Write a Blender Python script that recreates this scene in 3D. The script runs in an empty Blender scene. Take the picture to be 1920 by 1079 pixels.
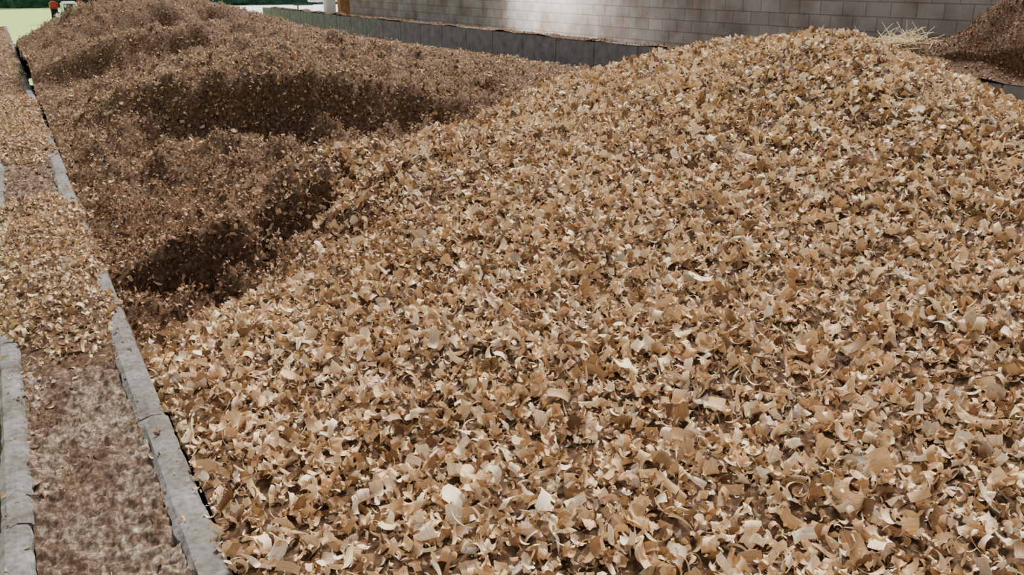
import bpy, bmesh, math, random
import numpy as np
from mathutils import Vector, noise, Matrix
random.seed(7); rng=np.random.RandomState(7)
W=1.3   # height of the bunker walls
scene=bpy.context.scene

# ---------- estimated spot heights of the heap (x, y, height above wall top) ----------
PTS=[(0.61,1.06,0.03),(1.03,0.79,0.04),(1.36,0.6,0.04),(0.6,1.68,0.02),(1.1,1.33,0.05),(1.67,0.94,0.08),(0.55,2.4,0.04),(1.05,1.99,0.09),(1.63,1.54,0.13),(2.2,1.15,0.15),
(1.45,2.74,0.17),(2.13,2.06,0.24),(2.77,1.52,0.28),(1.78,3.94,0.27),(2.31,3.29,0.32),(2.73,2.4,0.41),(3.23,1.83,0.45),(2.61,4.27,0.37),(2.95,3.72,0.46),(3.07,2.73,0.57),
(3.39,2.31,0.61),(3.25,4.25,0.50),(3.6,3.9,.64),(3.5,3.06,0.76),(3.73,2.7,0.66),(3.84,2.17,0.44),(1.475,3.88,.27),
(.45,2.6,.0),(.48,3.1,-.03),(.42,3.5,.0),(.72,2.9,.05),(.78,3.4,.18),(1.0,3.12,.12),(1.07,3.5,.25),(1.25,3.7,.27),
(.61,4.0,-.08),(.37,3.9,-.12),(.25,4.84,-.12),(.51,5.02,-.07),(.87,4.69,-.10),(1.2,4.75,-.08),(1.68,4.8,-.02),(2.07,4.85,.08),(1.3,4.2,-.04),(1.75,4.35,.02),
(.465,5.95,.08),(.86,5.72,.15),(1.17,5.45,.15),(1.6,5.25,.15),(2.0,5.1,.16),(.56,6.4,.2),(.92,6.02,.36),(1.30,5.8,.43),(1.77,5.56,.40),(2.19,5.34,.30),
(1.65,7.13,.53),(2.35,7.88,.55),(3.05,8.63,.36),(3.43,7.5,.36),(4.17,6.83,.26),(3.05,5.75,.28),(3.45,5.28,.28),(2.34,4.77,.2),(1.0,7.2,.33),(.5,7.4,.15),
(4.0,5.76,.24),(4.9,7.0,.12),(4.0,9.5,.18),(5,11,.0),(3.4,10.5,.35),
(.47,8.6,.15),(.99,8.6,.3),(1.58,8.6,.45),(.45,9.3,.27),(.9,9.1,.46),(1.52,9.0,.58),(2.03,9.1,.58),
(.68,11.7,.36),(1.0,12.6,.60),(1.0,13.3,.64),(1.7,13.2,.71),(2.67,12.9,.68),(3.18,12.6,.55),(3.83,12.8,.32),(4.2,12.6,.20),(.66,14.6,.38),(.3,14.8,.06),(1.2,11.6,.46),(2.2,11.3,.46),
(0.22,1.0,-0.01),(0.22,2.0,-.02),(.22,2.6,-.10),(.22,3.5,-.15),(.22,4.5,-.25),(.22,5.5,-.15),(.22,7,-.05),(.22,9,0),(.22,13,0),(.22,17,-.1), (.22,22,-.8),
(4,18,-.1),(1,18,-.2),(4,22,-1.2),(8,22,-1.2),(0.5,23,-1.2),
(8.7,20,-.8),(8.7,14,-.5),(8.7,10,-.5),(8.7,7,-.4),(8.7,5,-.4),(8.7,2,-.5),(8.7,-1,-.8),
(5.2,5.5,.22),(5,4,.42),(6.5,4.5,.0),(6.5,7,-.1),(4.6,2.6,.28),(5.5,3,.05),(5,1,.1),(4,-.5,.1),(6.5,1,-.1),(2,-1,0),(0.3,-1,-.1),(6.5,9,-.2),(7.5,12,-.35)]
C=np.array(PTS)
def rbf_fit(C,lam=0.015):
    n=len(C); D=np.sqrt(((C[:,None,:2]-C[None,:,:2])**2).sum(-1))
    A=np.zeros((n+3,n+3)); A[:n,:n]=-D+lam*np.eye(n)
    Q=np.c_[np.ones(n),C[:,:2]]; A[:n,n:]=Q; A[n:,:n]=Q.T
    return np.linalg.solve(A,np.r_[C[:,2],0,0,0])
wts=rbf_fit(C)
def H(x,y):
    n=len(C)
    d=np.sqrt((x[...,None]-C[:,0])**2+(y[...,None]-C[:,1])**2+0.004)
    return -(d@wts[:n])+wts[n]+wts[n+1]*x+wts[n+2]*y

# ---------- material helpers ----------
def newmat(name):
    m=bpy.data.materials.new(name); m.use_nodes=True
    nt=m.node_tree; b=nt.nodes['Principled BSDF']; b.inputs['Roughness'].default_value=.85
    b.inputs['Specular IOR Level'].default_value=.25
    return m,nt,b
def ramp(nt,stops,fac=None):
    r=nt.nodes.new('ShaderNodeValToRGB'); e=r.color_ramp.elements
    while len(e)<len(stops): e.new(.5)
    for i,(p,c) in enumerate(stops): e[i].position=p; e[i].color=(*c,1)
    if fac is not None: nt.links.new(fac,r.inputs[0])
    return r
def ntex(nt,scale,detail=6,coord='Object',kind='ShaderNodeTexNoise',rough=.6,stretch=None):
    tc=nt.nodes.new('ShaderNodeTexCoord'); n=nt.nodes.new(kind)
    n.inputs['Scale'].default_value=scale
    if kind=='ShaderNodeTexNoise':
        n.inputs['Detail'].default_value=detail; n.inputs['Roughness'].default_value=rough
    if stretch:
        mp=nt.nodes.new('ShaderNodeMapping'); mp.inputs['Scale'].default_value=stretch
        nt.links.new(tc.outputs[coord],mp.inputs[0]); nt.links.new(mp.outputs[0],n.inputs['Vector'])
    else: nt.links.new(tc.outputs[coord],n.inputs['Vector'])
    return n
def mixc(nt,a,b_,fac=1.,mode='MULTIPLY'):
    mx=nt.nodes.new('ShaderNodeMix'); mx.data_type='RGBA'; mx.blend_type=mode
    if isinstance(fac,(int,float)): mx.inputs[0].default_value=fac
    else: nt.links.new(fac,mx.inputs[0])
    nt.links.new(a,mx.inputs[6]); nt.links.new(b_,mx.inputs[7]); return mx.outputs[2]
def bump(nt,b,h,strength=.5,dist=.02):
    k=nt.nodes.new('ShaderNodeBump'); k.inputs['Strength'].default_value=strength; k.inputs['Distance'].default_value=dist
    nt.links.new(h,k.inputs['Height']); nt.links.new(k.outputs[0],b.inputs['Normal'])
def noisemat(name,scale,stops,bs=.5,bd=.02,detail=8,rough=.65):
    m,nt,b=newmat(name); n=ntex(nt,scale,detail,rough=rough)
    r=ramp(nt,stops,n.outputs['Fac']); nt.links.new(r.outputs[0],b.inputs['Base Color'])
    bump(nt,b,n.outputs['Fac'],bs,bd); return m
def plain(name,col,rough=.6,metal=0):
    m,nt,b=newmat(name); n=ntex(nt,6,3)
    r=ramp(nt,[(.3,tuple(c*.85 for c in col)),(.7,col)],n.outputs['Fac'])
    nt.links.new(r.outputs[0],b.inputs['Base Color']); b.inputs['Roughness'].default_value=rough; b.inputs['Metallic'].default_value=metal
    return m
# one shaving material: 'tone' (weathered 0 .. fresh 1, with painted sun and shade) travels with each instanced curl
m,nt,b=newmat('wood_shaving')
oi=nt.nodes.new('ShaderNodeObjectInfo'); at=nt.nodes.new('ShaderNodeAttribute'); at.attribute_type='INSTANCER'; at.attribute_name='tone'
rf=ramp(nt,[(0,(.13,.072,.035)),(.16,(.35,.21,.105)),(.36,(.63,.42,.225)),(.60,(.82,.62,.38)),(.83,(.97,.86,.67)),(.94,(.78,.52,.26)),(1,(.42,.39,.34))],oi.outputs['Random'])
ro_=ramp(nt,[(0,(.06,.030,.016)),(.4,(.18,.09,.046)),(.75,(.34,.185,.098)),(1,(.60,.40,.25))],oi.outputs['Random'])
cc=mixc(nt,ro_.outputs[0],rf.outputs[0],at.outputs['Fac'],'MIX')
tc=nt.nodes.new('ShaderNodeTexCoord')
mp=nt.nodes.new('ShaderNodeMapping'); mp.inputs['Scale'].default_value=(1,16,1)
nt.links.new(tc.outputs['Object'],mp.inputs[0])
n=nt.nodes.new('ShaderNodeTexNoise'); n.noise_dimensions='4D'; n.inputs['Scale'].default_value=1.6; n.inputs['Detail'].default_value=3
mul=nt.nodes.new('ShaderNodeMath'); mul.operation='MULTIPLY'; mul.inputs[1].default_value=50
nt.links.new(oi.outputs['Random'],mul.inputs[0]); nt.links.new(mul.outputs[0],n.inputs['W']); nt.links.new(mp.outputs[0],n.inputs['Vector'])
r2=ramp(nt,[(.3,(.64,.54,.43)),(.6,(1.05,1.03,1.0))],n.outputs['Fac'])
c=mixc(nt,cc,r2.outputs[0],.85)
nt.links.new(c,b.inputs['Base Color']); b.inputs['Roughness'].default_value=.5
tr=nt.nodes.new('ShaderNodeBsdfTranslucent'); nt.links.new(c,tr.inputs[0])
ms=nt.nodes.new('ShaderNodeMixShader'); ms.inputs[0].default_value=.1
out=[q for q in nt.nodes if q.type=='OUTPUT_MATERIAL'][0]
nt.links.new(b.outputs[0],ms.inputs[1]); nt.links.new(tr.outputs[0],ms.inputs[2]); nt.links.new(ms.outputs[0],out.inputs[0])
M_chip=m
M_base=noisemat('shavings_bed',45,[(.3,(.022,.011,.006)),(.5,(.08,.042,.02)),(.7,(.22,.13,.07))],.8,.02)

# ---------- curls ----------
def chip_mesh(name,arc,w,taper,skew,twist,seed,mat):
    r_=random.Random(seed); nu,nv=11,4
    verts=[];faces=[]
    ro=[r_.uniform(-.07,.07) for _ in range(nv)]; ro2=[r_.uniform(-.12,.12) for _ in range(nv)]
    for i in range(nu):
        u=i/(nu-1)-.5
        ww=w*(1-taper*(u+.5)**1.5)*(1+r_.uniform(-.07,.07))
        for j in range(nv):
            t=j/(nv-1)-.5
            uu=u+(ro[j] if i==0 else 0)+(ro2[j] if i==nu-1 else 0)
            rad=1/arc*(1+.35*u); ph=uu*arc
            x=rad*math.sin(ph); z=rad*(1-math.cos(ph)); y=t*ww+skew*u
            z+=-.3*(t*t)*w
            a=twist*u; y2=y*math.cos(a)-z*math.sin(a); z2=y*math.sin(a)+z*math.cos(a)
            verts.append((x,y2,z2))
    for i in range(nu-1):
        for j in range(nv-1):
            a=i*nv+j; faces.append((a,a+nv,a+nv+1,a+1))
    me=bpy.data.meshes.new(name); me.from_pydata(verts,[],faces); me.materials.append(mat)
    for p in me.polygons: p.use_smooth=True
    return me
COL=bpy.data.collections.new('shaving_curls')
specs=[(1.9,.5,.1,.05,.2),(2.4,.5,.3,.2,.3),(3.6,.42,.2,.3,.2),(2.6,.3,.5,.25,.5),(1.2,.65,.15,0,.1),(1.8,.22,.6,.1,.8),
       (4.4,.5,.3,.4,.1),(3.0,.65,.15,.1,.2),(2.2,.6,.2,.1,-.3),(1.3,.16,.8,.05,.5),(3.2,.6,.5,-.3,-.3),(1.5,.4,.85,-.2,.9),(5.0,.35,.3,.9,.2),(2.2,.35,.1,.0,.2)]
for k,s in enumerate(specs):
    o=bpy.data.objects.new('curl_%d'%k,chip_mesh('curl_%d'%k,*s,seed=k,mat=M_chip)); o.location=(2+1.3*(k%4),1+1.3*(k//4),.02); o.scale=(.03,.03,.03); COL.objects.link(o)

def scatter(obj,smin,smax,jit=.012,seed=1,tilt=1.2,power=1.5):
    ng=bpy.data.node_groups.new('scatter_'+obj.name,'GeometryNodeTree')
    ng.interface.new_socket('Geometry',in_out='INPUT',socket_type='NodeSocketGeometry')
    ng.interface.new_socket('Geometry',in_out='OUTPUT',socket_type='NodeSocketGeometry')
    N=ng.nodes;L=ng.links
    gi=N.new('NodeGroupInput');go=N.new('NodeGroupOutput')
    dp=N.new('GeometryNodeDistributePointsOnFaces'); dp.inputs['Seed'].default_value=seed
    def attr(nm):
        na=N.new('GeometryNodeInputNamedAttribute'); na.data_type='FLOAT'; na.inputs['Name'].default_value=nm; return na.outputs[0]
    L.new(gi.outputs[0],dp.inputs['Mesh']); L.new(attr('dens'),dp.inputs['Density'])
    sp=N.new('GeometryNodeSetPosition'); rv=N.new('FunctionNodeRandomValue'); rv.data_type='FLOAT_VECTOR'
    rv.inputs[0].default_value=(-jit,-jit,-jit*.4); rv.inputs[1].default_value=(jit,jit,jit*1.5)
    L.new(dp.outputs[0],sp.inputs['Geometry']); L.new(rv.outputs[0],sp.inputs['Offset'])
    io=N.new('GeometryNodeInstanceOnPoints'); ci=N.new('GeometryNodeCollectionInfo')
    ci.inputs['Collection'].default_value=COL; ci.inputs['Separate Children'].default_value=True; ci.inputs['Reset Children'].default_value=True
    io.inputs['Pick Instance'].default_value=True
    L.new(sp.outputs[0],io.inputs['Points']); L.new(ci.outputs[0],io.inputs['Instance'])
    rr=N.new('FunctionNodeRandomValue'); rr.data_type='FLOAT_VECTOR'; rr.inputs['Seed'].default_value=3
    rr.inputs[0].default_value=(-tilt,-tilt,0); rr.inputs[1].default_value=(tilt+1.9,tilt,6.283)
    L.new(rr.outputs[0],io.inputs['Rotation'])
    rs=N.new('FunctionNodeRandomValue'); rs.data_type='FLOAT'; rs.inputs['Seed'].default_value=5
    rs.inputs[2].default_value=0; rs.inputs[3].default_value=1
    pw=N.new('ShaderNodeMath'); pw.operation='POWER'; pw.inputs[1].default_value=power
    ma=N.new('ShaderNodeMath'); ma.operation='MULTIPLY_ADD'; ma.inputs[1].default_value=smax-smin; ma.inputs[2].default_value=smin
    L.new(rs.outputs[1],pw.inputs[0]); L.new(pw.outputs[0],ma.inputs[0])
    cs=N.new('ShaderNodeMath'); cs.operation='MULTIPLY'; L.new(ma.outputs[0],cs.inputs[0]); L.new(attr('csize'),cs.inputs[1])
    rv2=N.new('FunctionNodeRandomValue'); rv2.data_type='FLOAT_VECTOR'; rv2.inputs['Seed'].default_value=9
    rv2.inputs[0].default_value=(.8,.55,.8); rv2.inputs[1].default_value=(1.2,1.25,1.2)
    vm=N.new('ShaderNodeVectorMath'); vm.operation='SCALE'
    L.new(rv2.outputs[0],vm.inputs[0]); L.new(cs.outputs[0],vm.inputs['Scale'])
    L.new(vm.outputs[0],io.inputs['Scale'])
    jn=N.new('GeometryNodeJoinGeometry'); L.new(io.outputs[0],jn.inputs[0]); L.new(gi.outputs[0],jn.inputs[0])
    L.new(jn.outputs[0],go.inputs[0])
    md=obj.modifiers.new('scatter','NODES'); md.node_group=ng

def link(o,parent=None):
    scene.collection.objects.link(o)
    if parent: o.parent=parent
    return o
def meshobj(name,verts,faces,mat,parent=None,smooth=False):
    me=bpy.data.meshes.new(name); me.from_pydata(verts,[],faces); me.materials.append(mat)
    if smooth:
        for p in me.polygons: p.use_smooth=True
    return link(bpy.data.objects.new(name,me),parent)
def gridfaces(nr,n): return [(i*n+j,i*n+j+1,(i+1)*n+j+1,(i+1)*n+j) for i in range(nr-1) for j in range(n-1)]
def setattrs(o,dens,tone,cs=None):
    nv=len(o.data.vertices)
    if cs is None: cs=1.
    for nm,v in (('dens',dens),('tone',tone),('csize',cs)):
        if isinstance(v,(int,float)): v=[v]*nv
        at=o.data.attributes.new(nm,'FLOAT','POINT'); at.data.foreach_set('value',[float(q) for q in v])
def box(name,lo,hi,mat,parent=None,bev=0,seg=2):
    x0,y0,z0=lo;x1,y1,z1=hi
    bm=bmesh.new(); bmesh.ops.create_cube(bm,size=1)
    for v in bm.verts: v.co=Vector(((x0+x1)/2+v.co.x*(x1-x0),(y0+y1)/2+v.co.y*(y1-y0),(z0+z1)/2+v.co.z*(z1-z0)))
    if bev: bmesh.ops.bevel(bm,geom=bm.edges[:],offset=bev,segments=seg,affect='EDGES')
    me=bpy.data.meshes.new(name); bm.to_mesh(me); bm.free(); me.materials.append(mat)
    return link(bpy.data.objects.new(name,me),parent)
def cyl(name,c,r,depth,axis,mat,parent=None,n=24,bev=.0):
    bm=bmesh.new(); bmesh.ops.create_cone(bm,cap_ends=True,segments=n,radius1=r,radius2=r,depth=depth)
    if bev: bmesh.ops.bevel(bm,geom=[e for e in bm.edges if len(e.link_faces)==2 and any(len(f.verts)>4 for f in e.link_faces)],offset=bev,segments=2,affect='EDGES')
    if axis=='X': bmesh.ops.rotate(bm,verts=bm.verts,matrix=Matrix.Rotation(math.pi/2,3,'Y'))
    if axis=='Y': bmesh.ops.rotate(bm,verts=bm.verts,matrix=Matrix.Rotation(math.pi/2,3,'X'))
    bmesh.ops.translate(bm,verts=bm.verts,vec=c)
    me=bpy.data.meshes.new(name); bm.to_mesh(me); bm.free(); me.materials.append(mat)
    return link(bpy.data.objects.new(name,me),parent)
def empty(name,loc=(0,0,0)):
    e=bpy.data.objects.new(name,None); e.location=loc; return link(e)

# ---------- the heap ----------
xs=np.linspace(.21,8.78,300)
ys=[-1.2]
while ys[-1]<23: ys.append(ys[-1]+max(.025,.008*abs(ys[-1])))
ys=np.array(ys)
X,Y=np.meshgrid(xs,ys); Z=H(X,Y)
N1=np.zeros_like(Z);N2=np.zeros_like(Z);N3=np.zeros_like(Z);N4=np.zeros_like(Z);N5=np.zeros_like(Z)
for i in range(Z.shape[0]):
    for j in range(Z.shape[1]):
        p=Vector((X[i,j],Y[i,j],0))
        N1[i,j]=noise.fractal(p*2.2,.8,2,4); N2[i,j]=noise.noise(p*6); N3[i,j]=noise.fractal(p*12,.8,2,4); N4[i,j]=noise.noise(p*3.1+Vector((9,4,2))); N5[i,j]=noise.noise(Vector((p.x*2.3,p.y*.8,7)))
# loader-cut scarps: (x knots, crest y, depth), length of the scooped hollow in front of the crest, face width
SC=[([.2,.42,.76,1.07,1.475,1.8],[3.50,3.47,3.38,3.50,3.85,4.0],[.12,.20,.26,.22,.08,0],.36,.12),
    ([.2,.56,.92,1.3,1.77,2.19,2.6,3.0],[6.7,6.4,6.0,5.78,5.55,5.3,5.1,5.0],[.06,.14,.26,.32,.32,.28,.12,0],.42,.22),
    ([.2,.5,.9,1.4],[5.6,5.4,5.15,5.0],[.05,.12,.12,0],.35,.15),
    ([.6,1.1,1.7,2.4,3.0],[7.9,7.6,7.3,7.0,6.8],[.0,.12,.16,.12,0],.5,.3),
    ([.2,.45,.9,1.5,2.1,2.8,3.4],[9.6,9.4,9.1,9.0,9.1,9.4,9.6],[.12,.24,.34,.32,.24,.1,0],.7,.3),
    ([.2,.6,1.1,1.8,2.6,3.2],[12.0,11.9,12.0,12.1,12.3,12.6],[.08,.24,.32,.30,.2,0],1.0,.4)]
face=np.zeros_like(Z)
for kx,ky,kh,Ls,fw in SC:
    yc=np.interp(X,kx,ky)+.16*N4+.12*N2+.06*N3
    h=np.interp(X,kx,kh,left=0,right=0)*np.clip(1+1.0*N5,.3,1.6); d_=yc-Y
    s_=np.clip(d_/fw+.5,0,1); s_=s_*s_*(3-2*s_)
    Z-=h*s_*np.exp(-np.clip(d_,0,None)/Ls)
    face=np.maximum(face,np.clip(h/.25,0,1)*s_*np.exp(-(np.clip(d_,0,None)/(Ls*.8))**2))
fb=np.interp(X,[.2,.45,.6,.8,1.0,1.25,1.6,2.4,3.2,4.2,6,9],[2.75,2.85,2.95,3.05,3.3,3.8,4.05,4.35,4.75,5.3,6.0,6.2])
crest=np.interp(X,[.2,.42,.76,1.07,1.475,1.8,2.6,3.4],[3.5,3.5,3.4,3.55,3.9,4.05,4.4,4.8])
t=np.clip((Y-fb+.15)/.3,0,1); kk=np.where(X>3,.55,1.)
Z+=(.3+.7*np.clip((X-.2)/.4,0,1))*((.025+t*.065*kk)*N1+(.014+.045*t*kk)*N2+(.014+t*.046*kk)*N3)
Z=np.maximum(Z,-W+.02)
# shaving tone: freshness, plus painted sunlit tops and shaded cut faces
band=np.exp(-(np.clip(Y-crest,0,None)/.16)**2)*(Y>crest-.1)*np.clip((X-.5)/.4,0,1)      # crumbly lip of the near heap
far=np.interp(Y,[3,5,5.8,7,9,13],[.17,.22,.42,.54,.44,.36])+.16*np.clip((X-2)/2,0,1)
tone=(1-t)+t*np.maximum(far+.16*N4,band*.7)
tone-=.25*face*np.clip(tone,0,1)  # shade of the cut faces painted into the tone
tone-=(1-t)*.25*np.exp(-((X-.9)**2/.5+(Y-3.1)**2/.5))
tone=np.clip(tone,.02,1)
cs=1-.36*t
dist=np.hypot(X,Y)
dens=(1-t)*5600*np.minimum(1,2.2/np.maximum(dist,.5))**.5+t*5200*np.minimum(1,4/np.maximum(dist,.5))**1.25
dens=np.where((np.degrees(np.arctan2(X,Y))>66)|(Y<.55),dens*.25,dens)
vs=[(float(a),float(b_),float(c_)+W) for a,b_,c_ in zip(X.ravel(),Y.ravel(),Z.ravel())]
pile=meshobj('wood_shavings_pile',vs,gridfaces(len(ys),len(xs)),M_base,None,True)
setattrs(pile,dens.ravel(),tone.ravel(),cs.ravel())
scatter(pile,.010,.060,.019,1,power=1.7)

# ---------- left wall ----------
m,nt,b=newmat('concrete'); n=ntex(nt,9,8,rough=.7); n2=ntex(nt,60,4)
r=ramp(nt,[(.3,(.08,.07,.06)),(.5,(.15,.143,.135)),(.7,(.24,.238,.235))],n.outputs['Fac'])
r2=ramp(nt,[(.35,(.55,.5,.45)),(.55,(1,1,1))],n2.outputs['Fac'])
nt.links.new(mixc(nt,r.outputs[0],r2.outputs[0],.8),b.inputs['Base Color']); bump(nt,b,n2.outputs['Fac'],.5,.006)
M_conc=m
m,nt,b=newmat('rough_core_fill'); n=ntex(nt,40,8,rough=.75,stretch=(1.3,.8,1)); n2=ntex(nt,7,5,stretch=(1.6,.5,1)); vo=ntex(nt,110,kind='ShaderNodeTexVoronoi')
r=ramp(nt,[(.38,(.045,.027,.017)),(.47,(.13,.092,.065)),(.56,(.27,.225,.18)),(.68,(.58,.54,.49))],n.outputs['Fac'])
r2=ramp(nt,[(.40,(.45,.32,.22)),(.6,(1,1,1))],n2.outputs['Fac'])
r3=ramp(nt,[(.2,(1,1,1)),(.8,(.4,.32,.25))],vo.outputs['Distance'])
cA=mixc(nt,r.outputs[0],r2.outputs[0],.9)
nt.links.new(mixc(nt,cA,r3.outputs[0],.9),b.inputs['Base Color']); bump(nt,b,vo.outputs['Distance'],-.8,.008)
M_core=m
wl=empty('wall_left')
cx=np.linspace(-.105,.14,50); cy=[.5]
while cy[-1]<22.9: cy.append(cy[-1]+max(.005,.004*cy[-1]))
def corez(x,y):
    p=Vector((x,y,0)); return W-.014+.013*noise.fractal(p*26,.7,2,4)+.010*noise.noise(p*70)-.012*max(0,noise.noise(p*5))
vs=[(x,y,corez(x,y)) for y in cy for x in cx]
o=meshobj('core_fill',vs,gridfaces(len(cy),len(cx)),M_core,wl,True)
setattrs(o,[1500*max(0,.35+2.0*noise.noise(Vector((v[0]*6,v[1]*2,1)))+.5*max(0,v[1]-1.6)) for v in vs],.4,1.); scatter(o,.006,.034,.003,8,tilt=.3,power=4)
box('core',(-.10,-1.5,0),(.135,23,W-.06),M_conc,wl)
def strip(name,a,b_,y0,y1):
    ny=max(4,int((y1-y0)/.02)); prof=[(0,-W),(0,-.012),(.15,-.003),(.5,0),(.85,-.003),(1,-.012),(1,-W)]
    vs=[]
    for i in range(ny+1):
        y=y0+(y1-y0)*i/ny
        for t,z in prof:
            wob=.008*noise.noise(Vector((y*6,t*3,a*9)))+.006*noise.noise(Vector((y*25,t*3,a*9)))
            chip=-.014*max(0,noise.noise(Vector((y*9,t*5,a*7)))-.2) if z>-.1 else 0
            vs.append((a+(b_-a)*t+(wob if t==0 else min(wob,0) if t==1 else 0),y,W+z+chip+(.003*noise.noise(Vector((y*20,t*9,2))) if z>-.1 else 0)))
    n=len(prof); fs=gridfaces(ny+1,n)+[tuple(range(n)),tuple(ny*n+j for j in range(n-1,-1,-1))]
    o=meshobj(name,vs,fs,M_conc,wl)
    setattrs(o,[(400 if v[2]>W-.1 else 0) for v in vs],.5,1.); scatter(o,.006,.03,.002,int(abs(y0*100))+3,tilt=.25,power=3.5)
k=0
for side,(a,b_) in {'outer':(-.155,-.098),'inner':(.133,.2)}.items():
    y=-1.5 if side=='outer' else -1.16
    while y<23:
        jx=random.uniform(-.008,.003); strip('shell_%s_%d'%(side,k),a+jx,b_+jx,y+.002,min(y+1.6,23)-.002); k+=1; y+=1.6
def wallcover(name,y0,y1,hh,dens,par):
    gx=np.linspace(-.175,.203,28); gy=np.arange(y0,y1,.03); vs=[]; dv=[]
    for y in gy:
        for x in gx:
            e=min(1,(y-y0)/.6,(y1-y)/.6)
            t=(x-.02)/.2; nn=noise.noise(Vector((x*8,y*4,0)))
            z=-.035+hh*max(0,e)*(1-abs(t)**2.5)+.03*nn
            vs.append((x,y,W+z)); dv.append(dens if z>-.005 else dens*.5*max(0,min(1,(z+.03)/.03)))
    o=meshobj(name,vs,gridfaces(len(gy),len(gx)),M_base,par,True)
    setattrs(o,dv,.85,1.); scatter(o,.012,.036,.01,4); return o
wallcover('spilled_shavings_near',2.3,4.95,.075,4500,wl)
wallcover('spilled_shavings_far',5.4,9.2,.07,3500,wl)
wallcover('spilled_shavings_end',10.5,21,.05,1200,wl)

# ---------- right wall ----------
M_dark=noisemat('aged_concrete',5,[(.3,(.11,.11,.112)),(.6,(.20,.20,.20)),(.8,(.28,.275,.27))],.3,.01)
wr=empty('wall_right'); y=-2; k=0
while y<33:
    box('panel_%d'%k,(8.8,y+.006,0),(9.0,y+1.2-.006,W-.01+random.uniform(-.015,.015)),M_dark,wr,.01); y+=1.2;k+=1
gx=np.linspace(8.79,9.01,8); gy=np.arange(-2,33,.08)
vs=[(x,y,W-.01+.06*max(0,noise.noise(Vector((x*3,y*1.5,3)))+.3)+.16*np.interp(y,[4.6,5.6,6.8,8],[0,1,1,0])*(x-8.79)/.22) for y in gy for x in gx]
o=meshobj('dust_on_top',vs,gridfaces(len(gy),8),M_base,wr,True); setattrs(o,1000,.3,1.); scatter(o,.02,.045,.012,6)

# ---------- next bay mound ----------
gx=np.linspace(9.03,10.57,50); gy=np.arange(-2,24,.08); vs=[]
for y in gy:
    vs.append((9.02,y,0.005))
    for x in gx:
        z=np.interp(y,[-2,3,5,5.8,6.4,8.0,12,24],[.2,.8,.85,.76,.30,.22,-.5,-1.1])
        e=min(1,(x-9.0)/.5); z=z*e+(1-e)*min(z,.2)
        vs.append((x,y,z+W+.08*noise.fractal(Vector((x*2,y*2,5)),.8,2,4)))
    vs.append((10.58,y,0.005))
o=meshobj('dark_shavings_pile',vs,gridfaces(len(gy),52),M_base,None,True)
setattrs(o,[1500 if v[2]>.3 else 0 for v in vs],[.02 if v[1]<6.3 else .35 for v in vs],1.); scatter(o,.02,.045,.012,6)

# straw
M_straw=plain('straw',(.85,.72,.46))
bm=bmesh.new()
for i in range(260):
    b0=Vector((9.3+random.gauss(0,.08),6.8+random.gauss(0,.24),W+.24+random.random()*.08))
    a=random.uniform(0,6.28); el=random.uniform(-.1,.35) if i%5 else random.uniform(.4,1.1); d=Vector((math.cos(a)*math.cos(el),math.sin(a)*math.cos(el),math.sin(el)))
    L_=random.uniform(.12,.36); side=d.cross(Vector((0,0,1))).normalized()*.004; up=side.cross(d).normalized()*.004
    rings=[[bm.verts.new(p+q) for q in (side,up,-side,-up)] for p in (b0,b0+d*L_*.5,b0+d*L_+Vector((0,0,-.24*L_*random.random())))]
    for r1,r2 in zip(rings,rings[1:]):
        for q in range(4): bm.faces.new((r1[q],r1[(q+1)%4],r2[(q+1)%4],r2[q]))
me=bpy.data.meshes.new('straw_clump'); bm.to_mesh(me); bm.free(); me.materials.append(M_straw); link(bpy.data.objects.new('straw_clump',me))

# ---------- block wall ----------
m,nt,b=newmat('concrete_block'); tc=nt.nodes.new('ShaderNodeTexCoord')
sx=nt.nodes.new('ShaderNodeSeparateXYZ'); cb=nt.nodes.new('ShaderNodeCombineXYZ')
nt.links.new(tc.outputs['Object'],sx.inputs[0]); nt.links.new(sx.outputs[1],cb.inputs[0]); nt.links.new(sx.outputs[2],cb.inputs[1])
br=nt.nodes.new('ShaderNodeTexBrick'); br.inputs['Scale'].default_value=1; br.inputs['Brick Width'].default_value=.4; br.inputs['Row Height'].default_value=.2; br.inputs['Mortar Size'].default_value=.008
br.inputs['Color1'].default_value=(.40,.365,.33,1);br.inputs['Color2'].default_value=(.32,.29,.26,1);br.inputs['Mortar'].default_value=(.21,.185,.16,1)
nt.links.new(cb.outputs[0],br.inputs['Vector'])
n=ntex(nt,1.2,6); r=ramp(nt,[(.35,(.5,.39,.31)),(.6,(1,1,1))],n.outputs['Fac'])
nt.links.new(mixc(nt,br.outputs[0],r.outputs[0],.85),b.inputs['Base Color'])
bump(nt,b,br.outputs['Fac'],-.5,.01)
box('wall_back',(10.6,-2,0),(10.8,29.6,W+2.2),m)

# ---------- posts ----------
M_wood=noisemat('post_wood',6,[(.3,(.22,.10,.04)),(.7,(.45,.24,.11))],.3,.01)
M_white=plain('white_paint',(.85,.85,.85))
box('timber_post',(9.15,26.2,0),(9.45,26.5,W+2.5),M_wood,None,.02)
box('white_post',(9.1,27.4,0),(9.42,27.7,W+2.5),M_white,None,.03)

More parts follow.
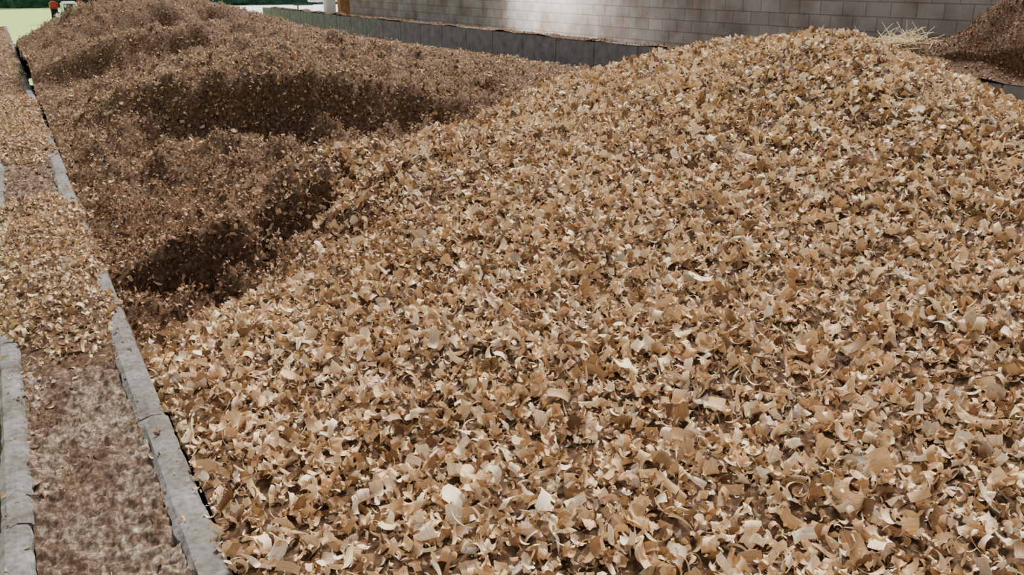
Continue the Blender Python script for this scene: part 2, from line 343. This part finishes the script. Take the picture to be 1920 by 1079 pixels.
# ---------- outside ----------
M_grass=noisemat('grass',3,[(.3,(.24,.40,.09)),(.7,(.46,.64,.22))],.4,.03)
M_dirt=noisemat('ground_dirt',4,[(.3,(.06,.04,.025)),(.7,(.16,.11,.075))],.5,.02)
M_pave=noisemat('pavement',3,[(.3,(.65,.67,.68)),(.7,(.85,.86,.87))],.1,.01)
meshobj('ground',[(-150,-60,-.02),(250,-60,-.02),(250,300,-.02),(-150,300,-.02)],[(0,1,2,3)],M_grass)
meshobj('floor',[(-1.6,-2,0),(11,-2,0),(11,33,0),(7,33,0),(4.5,22.8,0),(-1.6,22.8,0)],[(0,1,2,3,4,5)],M_dirt)
meshobj('pavement',[(9,34,0.0),(60,34,0.0),(60,110,0),(13,110,0)],[(0,1,2,3)],M_pave)

# hedge
M_hedge=noisemat('hedge_leaves',2.5,[(.35,(.01,.03,.02)),(.55,(.03,.09,.05)),(.75,(.08,.18,.12))],1,.2)
gx=np.linspace(-25,45,160); gz=np.linspace(0,4.5,14); vs=[]
for z in gz:
    for x in gx: vs.append((x,84+.9*noise.fractal(Vector((x*.8,z*.8,0)),.8,2,4)+.12*z,z))
meshobj('hedge',vs,gridfaces(len(gz),len(gx)),M_hedge,None,True)

# small utility tractor
M_red=plain('red_paint',(.40,.04,.03),.35); M_black=plain('black_rubber',(.02,.02,.02),.8); M_glass=plain('windshield',(.35,.45,.5),.1); M_seat=plain('seat_vinyl',(.05,.05,.05),.5)
tx,ty=3.55,54.
tr=empty('utility_tractor')
box('hood',(tx-.38,ty-1.2,.55),(tx+.38,ty+.2,1.15),M_white,tr,.08,3)
box('grille',(tx-.3,ty-1.24,.6),(tx+.3,ty-1.18,1.05),M_seat,tr,.02)
box('front_bumper',(tx-.75,ty-1.35,.4),(tx+.75,ty-1.22,.58),M_white,tr,.03)
box('axle',(tx-.6,ty-.9,.25),(tx+.6,ty-.7,.4),M_black,tr,.02)
box('chassis',(tx-.3,ty-1.1,.35),(tx+.3,ty+1.5,.6),M_black,tr,.02)
box('fender_left',(tx-.85,ty+.2,.75),(tx-.45,ty+1.5,1.15),M_red,tr,.08,3); box('fender_right',(tx+.45,ty+.2,.75),(tx+.85,ty+1.5,1.15),M_red,tr,.08,3)
box('seat',(tx-.25,ty+.5,.8),(tx+.25,ty+1.1,.95),M_seat,tr,.05); box('seat_back',(tx-.25,ty+1.0,.9),(tx+.25,ty+1.12,1.45),M_seat,tr,.04)
for sx_ in(-1,1):
    cyl('front_wheel_%d'%sx_,(tx+sx_*.6,ty-.8,.32),.32,.22,'X',M_black,tr,28,.04); cyl('front_hub_%d'%sx_,(tx+sx_*.6,ty-.8,.32),.15,.26,'X',M_white,tr)
    cyl('rear_wheel_%d'%sx_,(tx+sx_*.66,ty+.9,.5),.5,.32,'X',M_black,tr,28,.05); cyl('rear_hub_%d'%sx_,(tx+sx_*.66,ty+.9,.5),.22,.36,'X',M_white,tr)
    cyl('headlamp_%d'%sx_,(tx+sx_*.22,ty-1.25,.95),.08,.05,'Y',M_glass,tr)
    box('roll_bar_post_%d'%sx_,(tx+sx_*.5-.03,ty+1.2,1.1),(tx+sx_*.5+.03,ty+1.26,2.2),M_black,tr,.01)
box('roof_canopy',(tx-.6,ty+.2,2.18),(tx+.6,ty+1.4,2.26),M_white,tr,.03)
cyl('steering_wheel',(tx,ty+.3,1.3),.18,.03,'Z',M_black,tr)
cyl('steering_column',(tx,ty+.3,1.15),.03,.32,'Z',M_black,tr)

# white box trailer parked on the pavement
wt=empty('box_trailer')
X0,Y0=20.,62.
box('cargo_box',(X0,Y0,.7),(X0+7,Y0+2.4,3.2),M_white,wt,.05)
box('side_rail',(X0,Y0-.03,.6),(X0+7,Y0+.02,.72),M_seat,wt)
for i in range(3): cyl('wheel_%d'%i,(X0+2+1.0*i,Y0+.2,.4),.4,.25,'Y',M_black,wt,28,.04)
box('drawbar',(X0-1.4,Y0+1.1,.5),(X0,Y0+1.3,.62),M_seat,wt); cyl('jack_leg',(X0-1.1,Y0+1.2,.28),.05,.56,'Z',M_seat,wt)

# ---------- camera and lights ----------
th=math.atan(579.5/1600); ya=math.radians(30.06)
cam=bpy.data.cameras.new('camera'); co=bpy.data.objects.new('camera',cam); link(co)
co.location=(0,0,W+1); co.rotation_euler=(math.radians(90)-th,0,-ya); cam.lens=30; cam.sensor_width=36; cam.clip_end=500
scene.camera=co
w=bpy.data.worlds.new('World'); scene.world=w; w.use_nodes=True
bg=w.node_tree.nodes['Background']; bg.inputs[0].default_value=(.92,.95,1,1); bg.inputs[1].default_value=.72
s=bpy.data.lights.new('sun','SUN'); s.energy=9.0; s.angle=math.radians(26); s.color=(1,.93,.84)
so=bpy.data.objects.new('sun',s); link(so)
d=Vector((-.5,-.45,-1)); so.rotation_euler=d.to_track_quat('-Z','Y').to_euler()
sp=bpy.data.lights.new('added_wall_fill','SPOT'); sp.energy=2400; sp.spot_size=math.radians(120); sp.spot_blend=1; sp.shadow_soft_size=.3; sp.color=(1,.96,.95)  # added spot lamp, stands in for the sunlit patch on the block wall
spo=bpy.data.objects.new('added_wall_fill',sp); link(spo); spo.location=(9.1,17,3.8)
spo.rotation_euler=Vector((1.5,-.4,-1.3)).to_track_quat('-Z','Y').to_euler()
